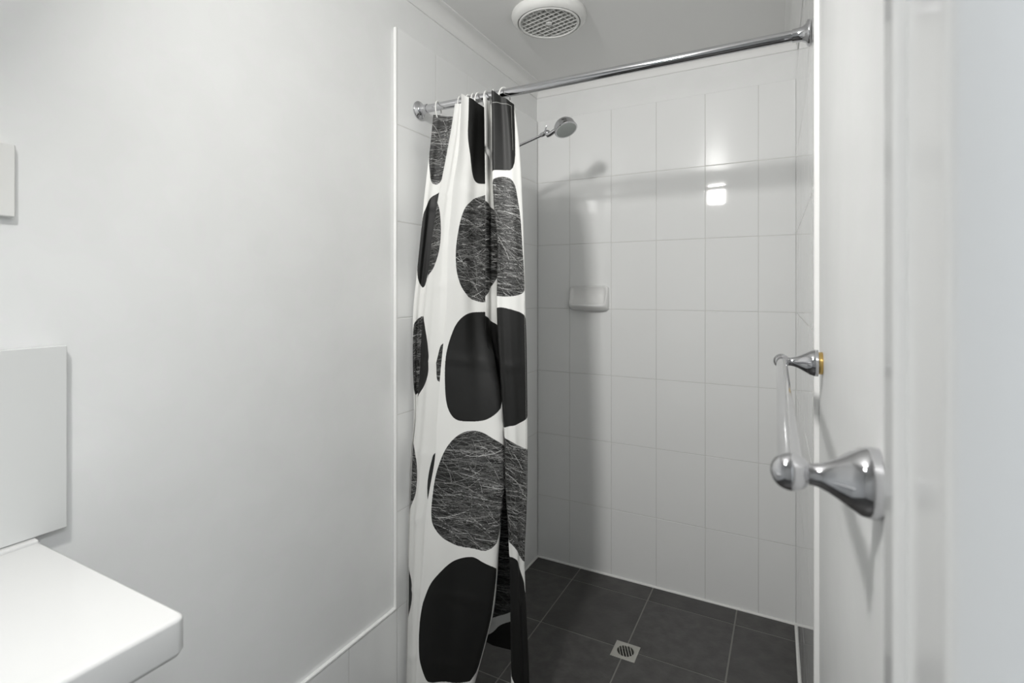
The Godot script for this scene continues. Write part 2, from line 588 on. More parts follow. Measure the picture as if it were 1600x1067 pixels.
func build_rod() -> void:
	var a := Vector3(0.0, 1.874, 0.918)
	var e := Vector3(1.1128, 1.872, 0.918)
	var r := thing("curtain_rod", "round chrome shower curtain rod between the two tiled walls", "curtain rod", a)
	tube_part("tube", [Vector3(0.004, 0, 0), (e - a) * 0.5, e - a - Vector3(0.004, 0, 0)], 0.0125, 32, mat.chrome, r)
	var prof := [Vector2(0, 0), Vector2(0.029, 0), Vector2(0.0295, 0.003), Vector2(0.028, 0.006), Vector2(0.021, 0.009), Vector2(0.0165, 0.016), Vector2(0.0148, 0.028), Vector2(0.0145, 0.036), Vector2(0.0125, 0.0365)]
	lathe_part("wall_flange", prof, 36, aim(Vector3(0.0004, 0, 0), Vector3(1, 0, 0)), mat.chrome, r)
	lathe_part("wall_flange", prof, 36, aim(e - a - Vector3(0.0004, 0, 0), Vector3(-1, 0, 0)), mat.chrome, r)
	# rings
	var n := 0
	for s in [[0.082, 0.25, 0.030], [0.168, 0.15, 0.029], [0.1995, -0.1, 0.028], [0.2165, 0.12, 0.028], [0.2345, -0.05, 0.029], [0.2625, 0.10, 0.030], [0.288, 0.35, 0.030], [0.3225, -0.22, 0.031]]:
		var path := []
		for k in 40:
			var q := TAU * k / 40.0
			path.append(Vector3(0, cos(q) * s[2], sin(q) * s[2] * 0.82))
		var g := MB.new()
		g.tube(PackedVector3Array(path), 0.0022, 8, true)
		var o := part(numbered("curtain_ring"), g.mesh(), mat.plastic, self)
		o.transform = Transform3D(Basis(Vector3(0, 1, 0), s[1]) * Basis(Vector3(0, 0, 1), s[1] * 0.2), Vector3(s[0], 1.8735 + 0.0125 + 0.0025 - s[2], 0.921))
		var said := "thin white plastic ring among those bunched along the curtain rod"
		if n == 0:
			said = "lone white plastic ring on the rod, next to the left wall flange"
		elif n == 7:
			said = "white plastic ring on the rod at the curtain's free edge"
		tag(o, said, "curtain ring", "rings on the curtain rod")
		n += 1


func build_shower_head() -> void:
	var wall := Vector3(0.0, 1.797, 0.505)
	var joint := Vector3(0.268, 1.8715, 0.505)
	var s := thing("wall_shower", "chrome shower head on a wall arm above the curtain", "shower head", wall)
	lathe_part("wall_flange", [Vector2(0, 0), Vector2(0.03, 0), Vector2(0.029, 0.005), Vector2(0.018, 0.011), Vector2(0.011, 0.014)], 32, aim(Vector3(0.0003, 0, 0), Vector3(1, 0, 0)), mat.chrome, s)
	var path := [Vector3(0.002, 0, 0), Vector3(0.03, 0.002, 0), Vector3(0.06, 0.008, 0), Vector3(0.10, 0.024, 0), Vector3(0.166, 0.045, 0), joint - wall - Vector3(0.008, 0.003, 0)]
	tube_part("arm", path, 0.0052, 16, mat.chrome, s)
	var d := Vector3(0.93, 0.22, 0.1).normalized()
	var j := joint - wall
	lathe_part("collar", [Vector2(0, -0.02), Vector2(0.0075, -0.02), Vector2(0.0085, -0.015), Vector2(0.0085, -0.004), Vector2(0.007, 0.0), Vector2(0, 0.0)], 20, aim(j, d), mat.chrome, s)
	var ball := MB.new()
	ball.lathe(arc_ball(0.0115), 24, Transform3D(Basis.IDENTITY, j + Vector3(0.008, 0.000, 0)))
	part("swivel_ball", ball.mesh(), mat.chrome, s)
	tube_part("lever", [j + Vector3(0.0, 0.006, 0.002), j + Vector3(0.003, 0.016, 0.004), j + Vector3(0.007, 0.026, 0.004)], PackedFloat32Array([0.004, 0.003, 0.0025]), 10, mat.chrome, s)
	tube_part("neck", [j + Vector3(0.008, -0.008, 0.002), j + Vector3(0.022, -0.006, 0.002), j + Vector3(0.046, 0.006, 0.003)], PackedFloat32Array([0.010, 0.0085, 0.009]), 18, mat.chrome, s)
	var n := Vector3(0.42, -0.88, 0.21).normalized()
	var c := Vector3(0.347, 1.8835, 0.507) - wall
	var f := aim(c, n)
	lathe_part("head", [Vector2(0, -0.026), Vector2(0.018, -0.025), Vector2(0.031, -0.020), Vector2(0.0385, -0.009), Vector2(0.0405, 0.004), Vector2(0.0405, 0.008), Vector2(0.0425, 0.011), Vector2(0.043, 0.014), Vector2(0.0415, 0.016), Vector2(0.037, 0.0162)], 48, f, mat.chrome, s)
	lathe_part("spray_face", [Vector2(0.0375, 0.0158), Vector2(0.034, 0.0168), Vector2(0.018, 0.0178), Vector2(0, 0.0182)], 40, f, mat.rose, s)


func arc_ball(r: float) -> PackedVector2Array:
	var p := PackedVector2Array()
	for k in 17:
		var a := PI * k / 16.0
		p.append(Vector2(r * sin(a), -r * cos(a)))
	return p


func build_fan() -> void:
	var f := thing("exhaust_fan", "round white exhaust fan with square mesh grille in the ceiling", "exhaust fan", Vector3(FAN.x, CEIL, FAN.y))
	var face := -0.030
	lathe_part("housing", [Vector2(0.122, 0.0), Vector2(0.132, 0.0), Vector2(0.1335, -0.006), Vector2(0.131, -0.016), Vector2(0.125, -0.024), Vector2(0.116, face), Vector2(0.112, face - 0.001), Vector2(0.108, face + 0.006), Vector2(0.108, -0.001)], 64, Transform3D.IDENTITY, mat.plastic, f)
	lathe_part("grille_ring", [Vector2(0.106, face + 0.010), Vector2(0.1075, face), Vector2(0.105, face - 0.003), Vector2(0.1005, face - 0.003), Vector2(0.099, face), Vector2(0.099, face + 0.010)], 64, Transform3D.IDENTITY, mat.plastic, f)
	lathe_part("duct", [Vector2(0.109, -0.0015), Vector2(0.087, 0.0), Vector2(0.086, 0.02), Vector2(0.086, 0.45), Vector2(0, 0.45)], 48, Transform3D.IDENTITY, mat.plastic, f)
	lathe_part("motor", [Vector2(0, 0.03), Vector2(0.026, 0.03), Vector2(0.03, 0.035), Vector2(0.03, 0.10), Vector2(0, 0.10)], 32, Transform3D.IDENTITY, mat.plastic, f)
	for k in 6:
		var bl := MB.new()
		bl.box(Vector3(0.028, -0.0012, -0.024), Vector3(0.081, 0.0012, 0.024), 0.0008)
		part("fan_blade", bl.mesh(), mat.plastic, f, Transform3D(Basis(Vector3(0, 1, 0), TAU * k / 6.0) * Basis(Vector3(1, 0, 0), 0.6), Vector3(0, 0.06, 0)))
	var turn := Basis(Vector3(0, 1, 0), -0.22)
	for k in range(-4, 5):
		var y := k * 0.0208
		var half := sqrt(maxf(0.0, 0.1 * 0.1 - y * y))
		if half < 0.02:
			continue
		var b := MB.new()
		b.box(Vector3(-half, face - 0.001, y - 0.0016), Vector3(half, face + 0.006, y + 0.0016), 0.0008)
		part("grille_bar", b.mesh(), mat.plastic, f, Transform3D(turn, Vector3.ZERO))
	for k in range(-4, 5):
		var y := k * 0.0208
		var half := sqrt(maxf(0.0, 0.1 * 0.1 - y * y))
		var b := MB.new()
		b.box(Vector3(y - 0.0016, face + 0.0002, -half), Vector3(y + 0.0016, face + 0.006, half), 0.0008)
		part("grille_bar", b.mesh(), mat.plastic, f, Transform3D(turn, Vector3.ZERO))
	lathe_part("hub", [Vector2(0, face - 0.002), Vector2(0.010, face - 0.002), Vector2(0.0115, face), Vector2(0.0115, face + 0.008)], 24, Transform3D.IDENTITY, mat.plastic, f)


func build_drain() -> void:
	var d := thing("floor_drain", "small square brushed steel floor waste with slotted round grate", "drain", Vector3(DRAIN.x, 0, DRAIN.y))
	var b := MB.new()
	# square rim with a round opening
	var m := 48
	var loops := []
	for lev in [[0.0435, -0.004, true], [0.0435, 0.0012, true], [0.0425, 0.0020, true], [0.030, 0.0020, false], [0.029, 0.0008, false], [0.029, -0.012, false]]:
		var loop := []
		for k in m:
			var a := TAU * k / m
			var e := Vector2(cos(a), sin(a))
			if lev[2]:
				e /= maxf(absf(e.x), absf(e.y))
			loop.append(Vector3(e.x * lev[0], lev[1], -e.y * lev[0]))
		loops.append(loop)
	b.loft(loops)
	part("rim", b.mesh(), mat.steel, d)
	lathe_part("sump", [Vector2(0.0295, -0.001), Vector2(0.0295, -0.085), Vector2(0, -0.085)], 32, Transform3D.IDENTITY, mat.pvc, d)
	var turn := Basis(Vector3(0, 1, 0), 0.42)
	for k in range(-2, 3):
		var x := k * 0.0098
		var half := sqrt(0.029 * 0.029 - x * x)
		var g := MB.new()
		g.box(Vector3(x - 0.0015, -0.0004, -half), Vector3(x + 0.0015, 0.0016, half), 0.0005)
		part("grate_bar", g.mesh(), mat.steel, d, Transform3D(turn, Vector3.ZERO))


func build_towel_rail() -> void:
	var fb := Vector3(RIGHT, 1.151, 1.153)
	var ft := Vector3(1.0565, 1.151, 1.153)
	var nb := Vector3(RIGHT, 1.150, 1.830)
	var nt := Vector3(1.0690, 1.150, 1.830)
	var r := thing("towel_rail", "chrome towel rail on two flared posts on the painted wall", "towel rail", fb)
	for e in [[fb, ft, 0.007], [nb, nt, 0.0]]:
		var base: Vector3 = e[0] - fb
		var tip: Vector3 = e[1] - fb
		var lift: float = e[2]
		var len := (tip - base).length() - lift
		var dir := (tip - base).normalized()
		if lift > 0.0:
			lathe_part("brass_collar", [Vector2(0, 0.0003), Vector2(0.0205, 0.0003), Vector2(0.021, 0.002), Vector2(0.0205, lift), Vector2(0, lift)], 40, aim(base, dir), mat.brass, r)
		var s := len / 0.06
		var b := MB.new()
		b.lathe(PackedVector2Array([Vector2(0, 0.0004), Vector2(0.0245, 0.0004), Vector2(0.0250, 0.003), Vector2(0.0248, 0.008 * s), Vector2(0.0236, 0.013 * s), Vector2(0.0195, 0.020 * s), Vector2(0.0150, 0.027 * s), Vector2(0.0112, 0.034 * s), Vector2(0.0088, 0.040 * s), Vector2(0.0078, 0.045 * s), Vector2(0.0080, 0.049 * s)]), 40, aim(base + dir * lift, dir))
		b.lathe(arc_ball(0.0142), 32, aim(tip, Vector3(0, 1, 0)))
		part("post", b.mesh(), mat.chrome, r)
	var d := (nt - ft).normalized()
	tube_part("bar", [ft - fb + d * 0.006, (nt + ft) * 0.5 - fb, nt - fb - d * 0.006], 0.0092, 28, mat.chrome, r)


func build_soap_dish() -> void:
	var at := Vector3(0.262, 1.248, 0.0)
	var s := thing("soap_dish", "white ceramic soap dish fixed to the tiled back wall", "soap dish", at)
	# section through the middle and through the solid ends: (height, distance from the wall)
	var scoop := [Vector2(0.056, 0.000), Vector2(0.059, 0.006), Vector2(0.0585, 0.014), Vector2(0.055, 0.017), Vector2(0.050, 0.013), Vector2(0.036, 0.009), Vector2(0.018, 0.0095), Vector2(0.002, 0.015), Vector2(-0.012, 0.027), Vector2(-0.021, 0.043), Vector2(-0.026, 0.060), Vector2(-0.0285, 0.068), Vector2(-0.034, 0.070), Vector2(-0.041, 0.062), Vector2(-0.051, 0.040), Vector2(-0.058, 0.0)]
	var solid := [Vector2(0.056, 0.000), Vector2(0.059, 0.006), Vector2(0.058, 0.013), Vector2(0.054, 0.018), Vector2(0.047, 0.022), Vector2(0.036, 0.028), Vector2(0.024, 0.035), Vector2(0.010, 0.044), Vector2(-0.004, 0.053), Vector2(-0.016, 0.061), Vector2(-0.024, 0.066), Vector2(-0.0285, 0.068), Vector2(-0.034, 0.069), Vector2(-0.041, 0.061), Vector2(-0.051, 0.040), Vector2(-0.058, 0.0)]
	var b := MB.new()
	var cols := 33
	var m := scoop.size()
	var grid := []
	for i in cols:
		var x := -1.0 + 2.0 * i / (cols - 1.0)
		x = signf(x) * (1.0 - pow(1.0 - absf(x), 1.6))
		var w := smoothstep(0.80, 0.93, absf(x))
		var shrink := sqrt(maxf(0.0, 1.0 - pow(absf(x), 9.0)))
		var row := []
		for k in m:
			var p: Vector2 = (scoop[k] as Vector2).lerp(solid[k], w)
			var bow := 1.0 - 0.38 * x * x * smoothstep(0.0, 0.05, p.y)
			row.append(Vector3(x * 0.094, p.x * (0.72 + 0.28 * shrink), p.y * bow * (0.25 + 0.75 * shrink) if shrink > 0.0 else 0.0))
		grid.append(row)
	var first := b.v.size()
	for i in cols:
		for k in m:
			var du: Vector3 = grid[mini(i + 1, cols - 1)][k] - grid[maxi(i - 1, 0)][k]
			var dv: Vector3 = grid[i][mini(k + 1, m - 1)] - grid[i][maxi(k - 1, 0)]
			b.add(grid[i][k], dv.cross(du) * 1000.0 + Vector3(0, 0, 1e-5))
	for i in cols - 1:
		for k in m - 1:
			var a := first + i * m + k
			b.quad(a, a + 1, a + m + 1, a + m)
	part("dish", b.mesh(), mat.ceramic, s)


func round_rect(x0: float, x1: float, z0: float, z1: float, r: float, y: float, per := 8) -> Array:
	var o := []
	for q in [[x1 - r, z1 - r, 0.0], [x0 + r, z1 - r, 0.5], [x0 + r, z0 + r, 1.0], [x1 - r, z0 + r, 1.5]]:
		for k in per + 1:
			var a: float = PI * (q[2] + 0.5 * k / per)
			o.append(Vector3(q[0] + r * cos(a), y, q[1] + r * sin(a)))
	return o


func build_basin() -> void:
	var at := Vector3(-0.01, 0.886, 2.147)
	var s := thing("wash_basin", "white ceramic wall-hung basin with a flat square-cornered rim", "basin", at)
	var x1 := 0.4175
	var b := MB.new()
	var z := 0.250
	b.loft([
		round_rect(0.0, 0.24, -0.13, 0.13, 0.05, -0.170),
		round_rect(0.0, 0.30, -0.165, 0.165, 0.05, -0.150),
		round_rect(0.0, 0.350, -0.195, 0.195, 0.04, -0.110),
		round_rect(0.0, x1 - 0.045, -z + 0.042, z - 0.042, 0.022, -0.066),
		round_rect(0.0, x1 - 0.012, -z + 0.014, z - 0.014, 0.014, -0.054),
		round_rect(0.0, x1 - 0.003, -z + 0.003, z - 0.003, 0.012, -0.048),
		round_rect(0.0, x1, -z, z, 0.012, -0.042),
		round_rect(0.0, x1, -z, z, 0.012, -0.006),
		round_rect(0.0, x1 - 0.0015, -z + 0.0015, z - 0.0015, 0.011, -0.002),
		round_rect(0.0, x1 - 0.005, -z + 0.005, z - 0.005, 0.010, 0.0),
		round_rect(0.05, 0.375, -0.075, 0.205, 0.06, 0.0),
		round_rect(0.056, 0.369, -0.069, 0.199, 0.06, -0.004),
		round_rect(0.075, 0.35, -0.05, 0.18, 0.06, -0.05),
		round_rect(0.12, 0.30, -0.01, 0.14, 0.06, -0.10),
		round_rect(0.19, 0.23, 0.055, 0.075, 0.008, -0.11)])
	part("bowl", b.mesh(), mat.basin, s)
	b = MB.new()
	b.box(Vector3(0.0, -0.004, -z + 0.001), Vector3(0.026, 0.006, z - 0.001), 0.0045)
	part("back_ledge", b.mesh(), mat.basin, s)
	lathe_part("plug_hole", [Vector2(0, -0.1085), Vector2(0.016, -0.1085), Vector2(0.02, -0.111)], 24, Transform3D(Basis.IDENTITY, Vector3(0.21, 0, 0.065)), mat.chrome, s)
	var p := box_part("splashback_panel", Vector3(-0.005, 0.893, 1.860), Vector3(0.006, 1.1955, 2.46), 0.0012, mat.panel, self)
	tag(p, "plain white splashback panel on the wall just above the basin", "splashback")
	var w := thing("light_switch", "white rectangular light switch plate on the painted left wall", "light switch", Vector3(-0.01, 1.458, 1.9605))
	box_part("plate", Vector3(0.0015, -0.057, -0.0365), Vector3(0.0115, 0.057, 0.0365), 0.002, mat.plastic, w)
	box_part("wall_box", Vector3(0.0, -0.050, -0.030), Vector3(0.003, 0.050, 0.030), 0.0005, mat.plastic, w)
	box_part("rocker", Vector3(0.0105, -0.011, -0.008), Vector3(0.0145, 0.011, 0.008), 0.0015, mat.plastic, w)


# ---------------------------------------------------------------- the curtain
func fold(level: int, k: int) -> Vector3:
	var o := (level * 11 + k) * 3
	return Vector3(CURTAIN_FOLDS[o], CURTAIN_FOLDS[o + 1], CURTAIN_FOLDS[o + 2]) * 0.001


# the cloth's fold corner k at height v, 0 at the top hem and 1 at the bottom
func fold_at(v: float, k: int) -> Vector3:
	var f := v * (CURTAIN_LEVELS - 1)
	var j := clampi(int(f), 0, CURTAIN_LEVELS - 2)
	var w := f - j
	var p0 := fold(maxi(j - 1, 0), k)
	var p1 := fold(j, k)
	var p2 := fold(j + 1, k)
	var p3 := fold(mini(j + 2, CURTAIN_LEVELS - 1), k)
	return p1.lerp(p1.cubic_interpolate(p2, p0, p3, w), 1.0)


func build_curtain() -> void:
	var s := thing("shower_curtain", "white shower curtain printed with big black and scribbled ovals, bunched left", "shower curtain", Vector3(0.2, 0.06, 0.95))
	var off := Vector3(0.2, 0.06, 0.95)
	var rows := 150
	# positions along the fold line: u of the cloth -> place between the fold corners, rounded at the corners
	var us := PackedFloat32Array()
	var kinds := []
	for seg in 10:
		var n := 16 if seg % 2 == 0 else 8
		for i in n:
			kinds.append([seg, float(i) / n])
	kinds.append([9, 1.0])
	var cols := kinds.size()
	var grid := []
	var creases := [0.155, 0.31, 0.443, 0.60, 0.712, 0.83, 0.945]
	for j in rows + 1:
		var v := float(j) / rows
		var c := []
		for k in 11:
			c.append(fold_at(v, k))
		var row := []
		for q in kinds:
			var seg: int = q[0]
			var t: float = q[1]
			var a: Vector3 = c[seg]
			var d: Vector3 = c[seg + 1]
			var p := a.lerp(d, t)
			# rounding: blend towards the corner's quadratic curve
			var big := seg % 2 == 0
			var ra := 0.10 if big else 0.30
			if t < ra and seg > 0:
				var prev: Vector3 = c[seg - 1]
				var pr: float = 0.30 if big else 0.10
				var h := 0.5 + 0.5 * t / ra
				p = bez(a.lerp(prev, pr), a, a.lerp(d, ra), h)
			elif t > 1.0 - ra and seg < 9:
				var nxt: Vector3 = c[seg + 2]
				var nr: float = 0.30 if big else 0.10
				var h := 0.5 * (t - (1.0 - ra)) / ra
				p = bez(d.lerp(a, ra), d, d.lerp(nxt, nr), h)
			if big:
				var across := (d - a)
				var nor := Vector3(-across.z, 0, across.x).normalized()
				if nor.z < 0.0:
					nor = -nor
				var soft := sin(PI * t)
				var wave := sin(t * 9.0 + v * 3.0 + seg) * 0.0035 + sin(t * 17.0 - v * 5.0 + seg * 2.0) * 0.0014
				for cr in creases:
					var e: float = (v - cr - 0.006 * sin(t * 3.0 + seg)) / 0.0045
					wave += 0.0034 * exp(-e * e)
				p += nor * (wave * soft)
			row.append(p)
		grid.append(row)
	var b := MB.new()
	for j in rows + 1:
		for i in cols:
			var seg: int = kinds[i][0]
			var u: float = lerpf(CURTAIN_U[seg], CURTAIN_U[seg + 1], kinds[i][1])
			var du: Vector3 = grid[j][mini(i + 1, cols - 1)] - grid[j][maxi(i - 1, 0)]
			var dv: Vector3 = grid[mini(j + 1, rows)][i] - grid[maxi(j - 1, 0)][i]
			b.add(grid[j][i] - off, dv.cross(du), Vector2(u, float(j) / rows))
	for j in rows:
		for i in cols - 1:
			var a := j * cols + i
			b.quad(a, a + 1, a + cols + 1, a + cols)
	var cloth := plain(Color(1, 1, 1), 0.55)
	cloth.albedo_texture = ImageTexture.create_from_image(curtain_print())
	cloth.backlight_enabled = true
	cloth.backlight = Color(0.4, 0.4, 0.4)
	part("cloth", b.mesh(), cloth, s)


func bez(a: Vector3, b: Vector3, c: Vector3, t: float) -> Vector3:
	return a.lerp(b, t).lerp(b.lerp(c, t), t)


func curtain_print() -> Image:
	var w := 1024
	var h := 2048
	var img := Image.create(w, h, true, Image.FORMAT_RGB8)
	img.fill(Color(0.93, 0.93, 0.92))
	var rng := RandomNumberGenerator.new()
	rng.seed = 31
	var ink := Color(0.055, 0.055, 0.054)
	for shape in CURTAIN_PRINT:
		var raw := PackedVector2Array()
		for k in range(1, shape.size(), 2):
			raw.append(Vector2(shape[k] * w / 1000.0, shape[k + 1] * h / 1000.0))
		var pts := soften(raw)
		var lo := pts[0]
		var hi := pts[0]
		for p in pts:
			lo = lo.min(p)
			hi = hi.max(p)
		var y0 := clampi(int(lo.y), 0, h - 1)
		var y1 := clampi(int(hi.y) + 1, 0, h - 1)
		var spans := {}
		for y in range(y0, y1 + 1):
			var xs := []
			var yc := y + 0.5
			for k in pts.size():
				var a := pts[k]
				var b := pts[(k + 1) % pts.size()]
				if (a.y <= yc) != (b.y <= yc):
					xs.append(a.x + (yc - a.y) / (b.y - a.y) * (b.x - a.x))
			xs.sort()
			for k in range(0, xs.size() - 1, 2):
				var x0 := clampi(roundi(xs[k]), 0, w)
				var x1 := clampi(roundi(xs[k + 1]), 0, w)
				if x1 > x0:
					img.fill_rect(Rect2i(x0, y, x1 - x0, 1), ink)
					if not spans.has(y):
						spans[y] = []
					spans[y].append([x0, x1])
		if shape[0] == 1:
			scribble(img, spans, lo, hi, rng)
	for line in CURTAIN_STITCH:
		for k in range(0, line.size() - 2, 2):
			var a := Vector2(line[k] * w / 1000.0, line[k + 1] * h / 1000.0)
			var b := Vector2(line[k + 2] * w / 1000.0, line[k + 3] * h / 1000.0)
			var n := int(a.distance_to(b))
			for i in n:
				var p := a.lerp(b, float(i) / n)
				img.fill_rect(Rect2i(int(p.x), int(p.y), 2, 2), Color(0.6, 0.6, 0.59))
	img.generate_mipmaps()
	return img


# rounds the corners of a printed outline
func soften(p: PackedVector2Array) -> PackedVector2Array:
	for pass_ in 2:
		var o := PackedVector2Array()
		for k in p.size():
			var a := p[k]
			var b := p[(k + 1) % p.size()]
			o.append(a.lerp(b, 0.25))
			o.append(a.lerp(b, 0.75))
		p = o
	return p


# scratchy pale pen strokes inside a printed shape
func scribble(img: Image, spans: Dictionary, lo: Vector2, hi: Vector2, rng: RandomNumberGenerator) -> void:
	var sx := 3.6
	var sy := 2.28
	var count := int((hi.x - lo.x) / sx * (hi.y - lo.y) / sy / 12.0)
	var lean := rng.randf_range(-0.30, 0.12)
	for n in count:
		var p := Vector2(rng.randf_range(lo.x - 30, hi.x), rng.randf_range(lo.y, hi.y))
		var ang := lean + rng.randfn(0.0, 0.17)
		if rng.randf() < 0.13:
			ang += rng.randf_range(0.6, 1.0)
		var curve := rng.randf_range(-0.010, 0.010)
		var steps_ := rng.randi_range(30, 110)
		var tone := rng.randf_range(0.13, 0.52) if rng.randf() < 0.90 else 0.75
		var thin := rng.randf() < 0.7
		for k in steps_:
			p += Vector2(cos(ang) * sx, sin(ang) * sy) * 0.5
			ang += curve
			var y := int(p.y)
			if not spans.has(y):
				continue
			var x := int(p.x)
			for s in spans[y]:
				if x >= s[0] and x < s[1] - 2:
					img.fill_rect(Rect2i(x, y, 2 if thin else 3, 1 if thin else 2), Color(tone, tone, tone * 0.99))
					break


# ---------------------------------------------------------------- start
const LAMP := 1.95
const HALL := 2.2

func _ready() -> void:
	var cam := Camera3D.new()
	cam.name = "camera"
	var lens := CameraAttributesPhysical.new()
	lens.frustum_focal_length = 30.0
	lens.exposure_aperture = 11.0
	lens.frustum_focus_distance = 2.1
	lens.frustum_near = 0.02
	lens.frustum_far = 50.0
	cam.attributes = lens
	cam.projection = Camera3D.PROJECTION_FRUSTUM
	cam.near = 0.02
	cam.far = 50.0
	var focal := 813.2                       # pixels of a 1600 x 1067 picture
	cam.size = 1067.0 / focal * cam.near
	cam.frustum_offset = Vector2(0.0, (452.44 - 533.5) / focal * cam.near)
	cam.position = Vector3(1.0668, 1.2883, 2.2798)
	cam.rotation = Vector3(0, 0.4869, 0)
	cam.current = true
	add_child(cam)
	var env := Environment.new()
	env.background_mode = Environment.BG_COLOR
	env.background_color = Color(0.6, 0.65, 0.7)
	env.tonemap_mode = Environment.TONE_MAPPER_LINEAR
	env.tonemap_exposure = 1.0
	env.sdfgi_enabled = true
	env.ssao_enabled = true
	env.ssil_enabled = true
	var we := WorldEnvironment.new()
	we.name = "world"
	we.environment = env
	add_child(we)
	make_materials()
	build_lamp()
	build_room()
	build_doorway()
	build_basin()
	build_curtain()
	build_rod()
	build_towel_rail()
	build_shower_head()
	build_fan()
	build_soap_dish()
	build_drain()


# ---------------------------------------------------------------- measured cloth
const CURTAIN_LEVELS: int = 21
# cross-sections of the hanging cloth in millimetres: for each level 11 fold corners, each x, y, z
const CURTAIN_FOLDS: PackedInt32Array = [
	75, 1842, 940, 140, 1835, 903, 153, 1866, 936, 218, 1842, 973, 214, 1870, 995, 254, 1842, 895, 269, 1866, 955, 271, 1842, 880, 303, 1872, 972, 361, 1830, 925, 323, 1830, 885,
	67, 1753, 943, 124, 1746, 908, 138, 1776, 939, 216, 1753, 977, 212, 1780, 998, 255, 1754, 896, 271, 1779, 955, 272, 1756, 880, 305, 1783, 973, 375, 1743, 926, 336, 1743, 886,
	56, 1664, 946, 108, 1658, 912, 120, 1685, 943, 208, 1665, 981, 207, 1690, 1002, 256, 1666, 897, 272, 1691, 955, 272, 1670, 880, 306, 1693, 974, 383, 1656, 926, 344, 1656, 886,
	46, 1575, 949, 88, 1569, 917, 101, 1595, 947, 195, 1576, 985, 192, 1601, 1006, 257, 1578, 897, 273, 1604, 955, 276, 1584, 880, 308, 1604, 975, 388, 1568, 927, 349, 1568, 887,
	38, 1486, 952, 75, 1480, 921, 84, 1505, 950, 188, 1488, 989, 184, 1511, 1009, 258, 1491, 898, 273, 1517, 955, 288, 1498, 880, 314, 1515, 976, 392, 1481, 927, 353, 1481, 887,
	29, 1396, 955, 65, 1391, 925, 71, 1414, 953, 182, 1399, 993, 177, 1421, 1013, 259, 1403, 898, 273, 1430, 955, 291, 1412, 880, 325, 1425, 976, 395, 1394, 928, 356, 1394, 888,
	20, 1307, 958, 55, 1302, 930, 62, 1324, 957, 183, 1310, 997, 177, 1332, 1017, 259, 1315, 899, 273, 1342, 955, 289, 1325, 880, 325, 1336, 977, 398, 1306, 928, 358, 1306, 888,
	12, 1218, 961, 47, 1214, 934, 52, 1234, 960, 182, 1222, 1001, 177, 1242, 1020, 260, 1227, 900, 273, 1255, 955, 288, 1239, 880, 324, 1247, 978, 400, 1219, 929, 361, 1219, 889,
	13, 1129, 964, 41, 1125, 938, 45, 1144, 964, 176, 1133, 1004, 171, 1152, 1023, 275, 1139, 906, 267, 1168, 944, 287, 1153, 873, 328, 1157, 979, 403, 1132, 929, 364, 1132, 889,
	16, 1040, 967, 39, 1036, 942, 42, 1053, 967, 167, 1045, 1006, 162, 1062, 1026, 299, 1051, 916, 260, 1080, 915, 285, 1067, 857, 335, 1068, 980, 405, 1045, 930, 366, 1045, 890,
	22, 951, 970, 32, 948, 945, 36, 963, 971, 159, 956, 1008, 154, 972, 1028, 325, 964, 926, 253, 993, 886, 283, 981, 842, 342, 978, 981, 406, 958, 930, 367, 958, 890,
	23, 862, 973, 26, 859, 949, 29, 873, 974, 154, 867, 1011, 148, 883, 1030, 337, 876, 937, 244, 906, 860, 283, 895, 829, 350, 889, 982, 407, 870, 931, 368, 870, 891,
	14, 773, 976, 18, 770, 953, 21, 782, 978, 150, 779, 1013, 145, 793, 1033, 347, 788, 947, 245, 818, 853, 284, 809, 825, 353, 800, 983, 407, 783, 931, 368, 783, 891,
	12, 684, 979, 16, 681, 957, 18, 692, 981, 133, 690, 1015, 128, 703, 1035, 353, 700, 959, 239, 731, 846, 285, 723, 820, 357, 710, 984, 406, 696, 932, 368, 696, 892,
	12, 595, 982, 15, 592, 961, 17, 602, 985, 117, 602, 1017, 112, 613, 1037, 346, 612, 966, 228, 644, 839, 286, 637, 816, 365, 621, 985, 402, 608, 932, 365, 608, 892,
	11, 506, 985, 15, 504, 965, 16, 512, 988, 114, 513, 1020, 108, 524, 1040, 339, 524, 969, 218, 557, 833, 290, 550, 812, 370, 532, 986, 398, 521, 933, 360, 521, 893,
	11, 416, 988, 16, 415, 969, 17, 421, 992, 108, 424, 1022, 102, 434, 1042, 335, 436, 971, 207, 469, 826, 294, 464, 807, 373, 442, 987, 400, 434, 933, 359, 434, 893,
	13, 327, 991, 18, 326, 973, 19, 331, 995, 100, 336, 1024, 94, 344, 1044, 326, 349, 974, 196, 382, 820, 294, 378, 803, 375, 353, 988, 405, 347, 934, 364, 347, 894,
	14, 238, 994, 20, 238, 977, 20, 241, 999, 95, 247, 1026, 89, 254, 1046, 302, 261, 977, 186, 295, 813, 293, 292, 799, 377, 264, 989, 410, 259, 934, 370, 259, 894,
	15, 149, 997, 21, 149, 981, 20, 150, 1003, 93, 159, 1029, 87, 165, 1049, 276, 173, 979, 167, 207, 807, 293, 206, 794, 378, 174, 990, 414, 172, 935, 374, 172, 895,
	14, 60, 1000, 22, 60, 985, 22, 60, 1006, 90, 70, 1030, 84, 75, 1050, 250, 85, 980, 144, 120, 801, 292, 120, 790, 380, 85, 990, 415, 85, 935, 376, 85, 895,
]
const CURTAIN_U: PackedFloat32Array = [0.00, 0.10, 0.12, 0.32, 0.35, 0.65, 0.68, 0.78, 0.81, 0.98, 1.00]
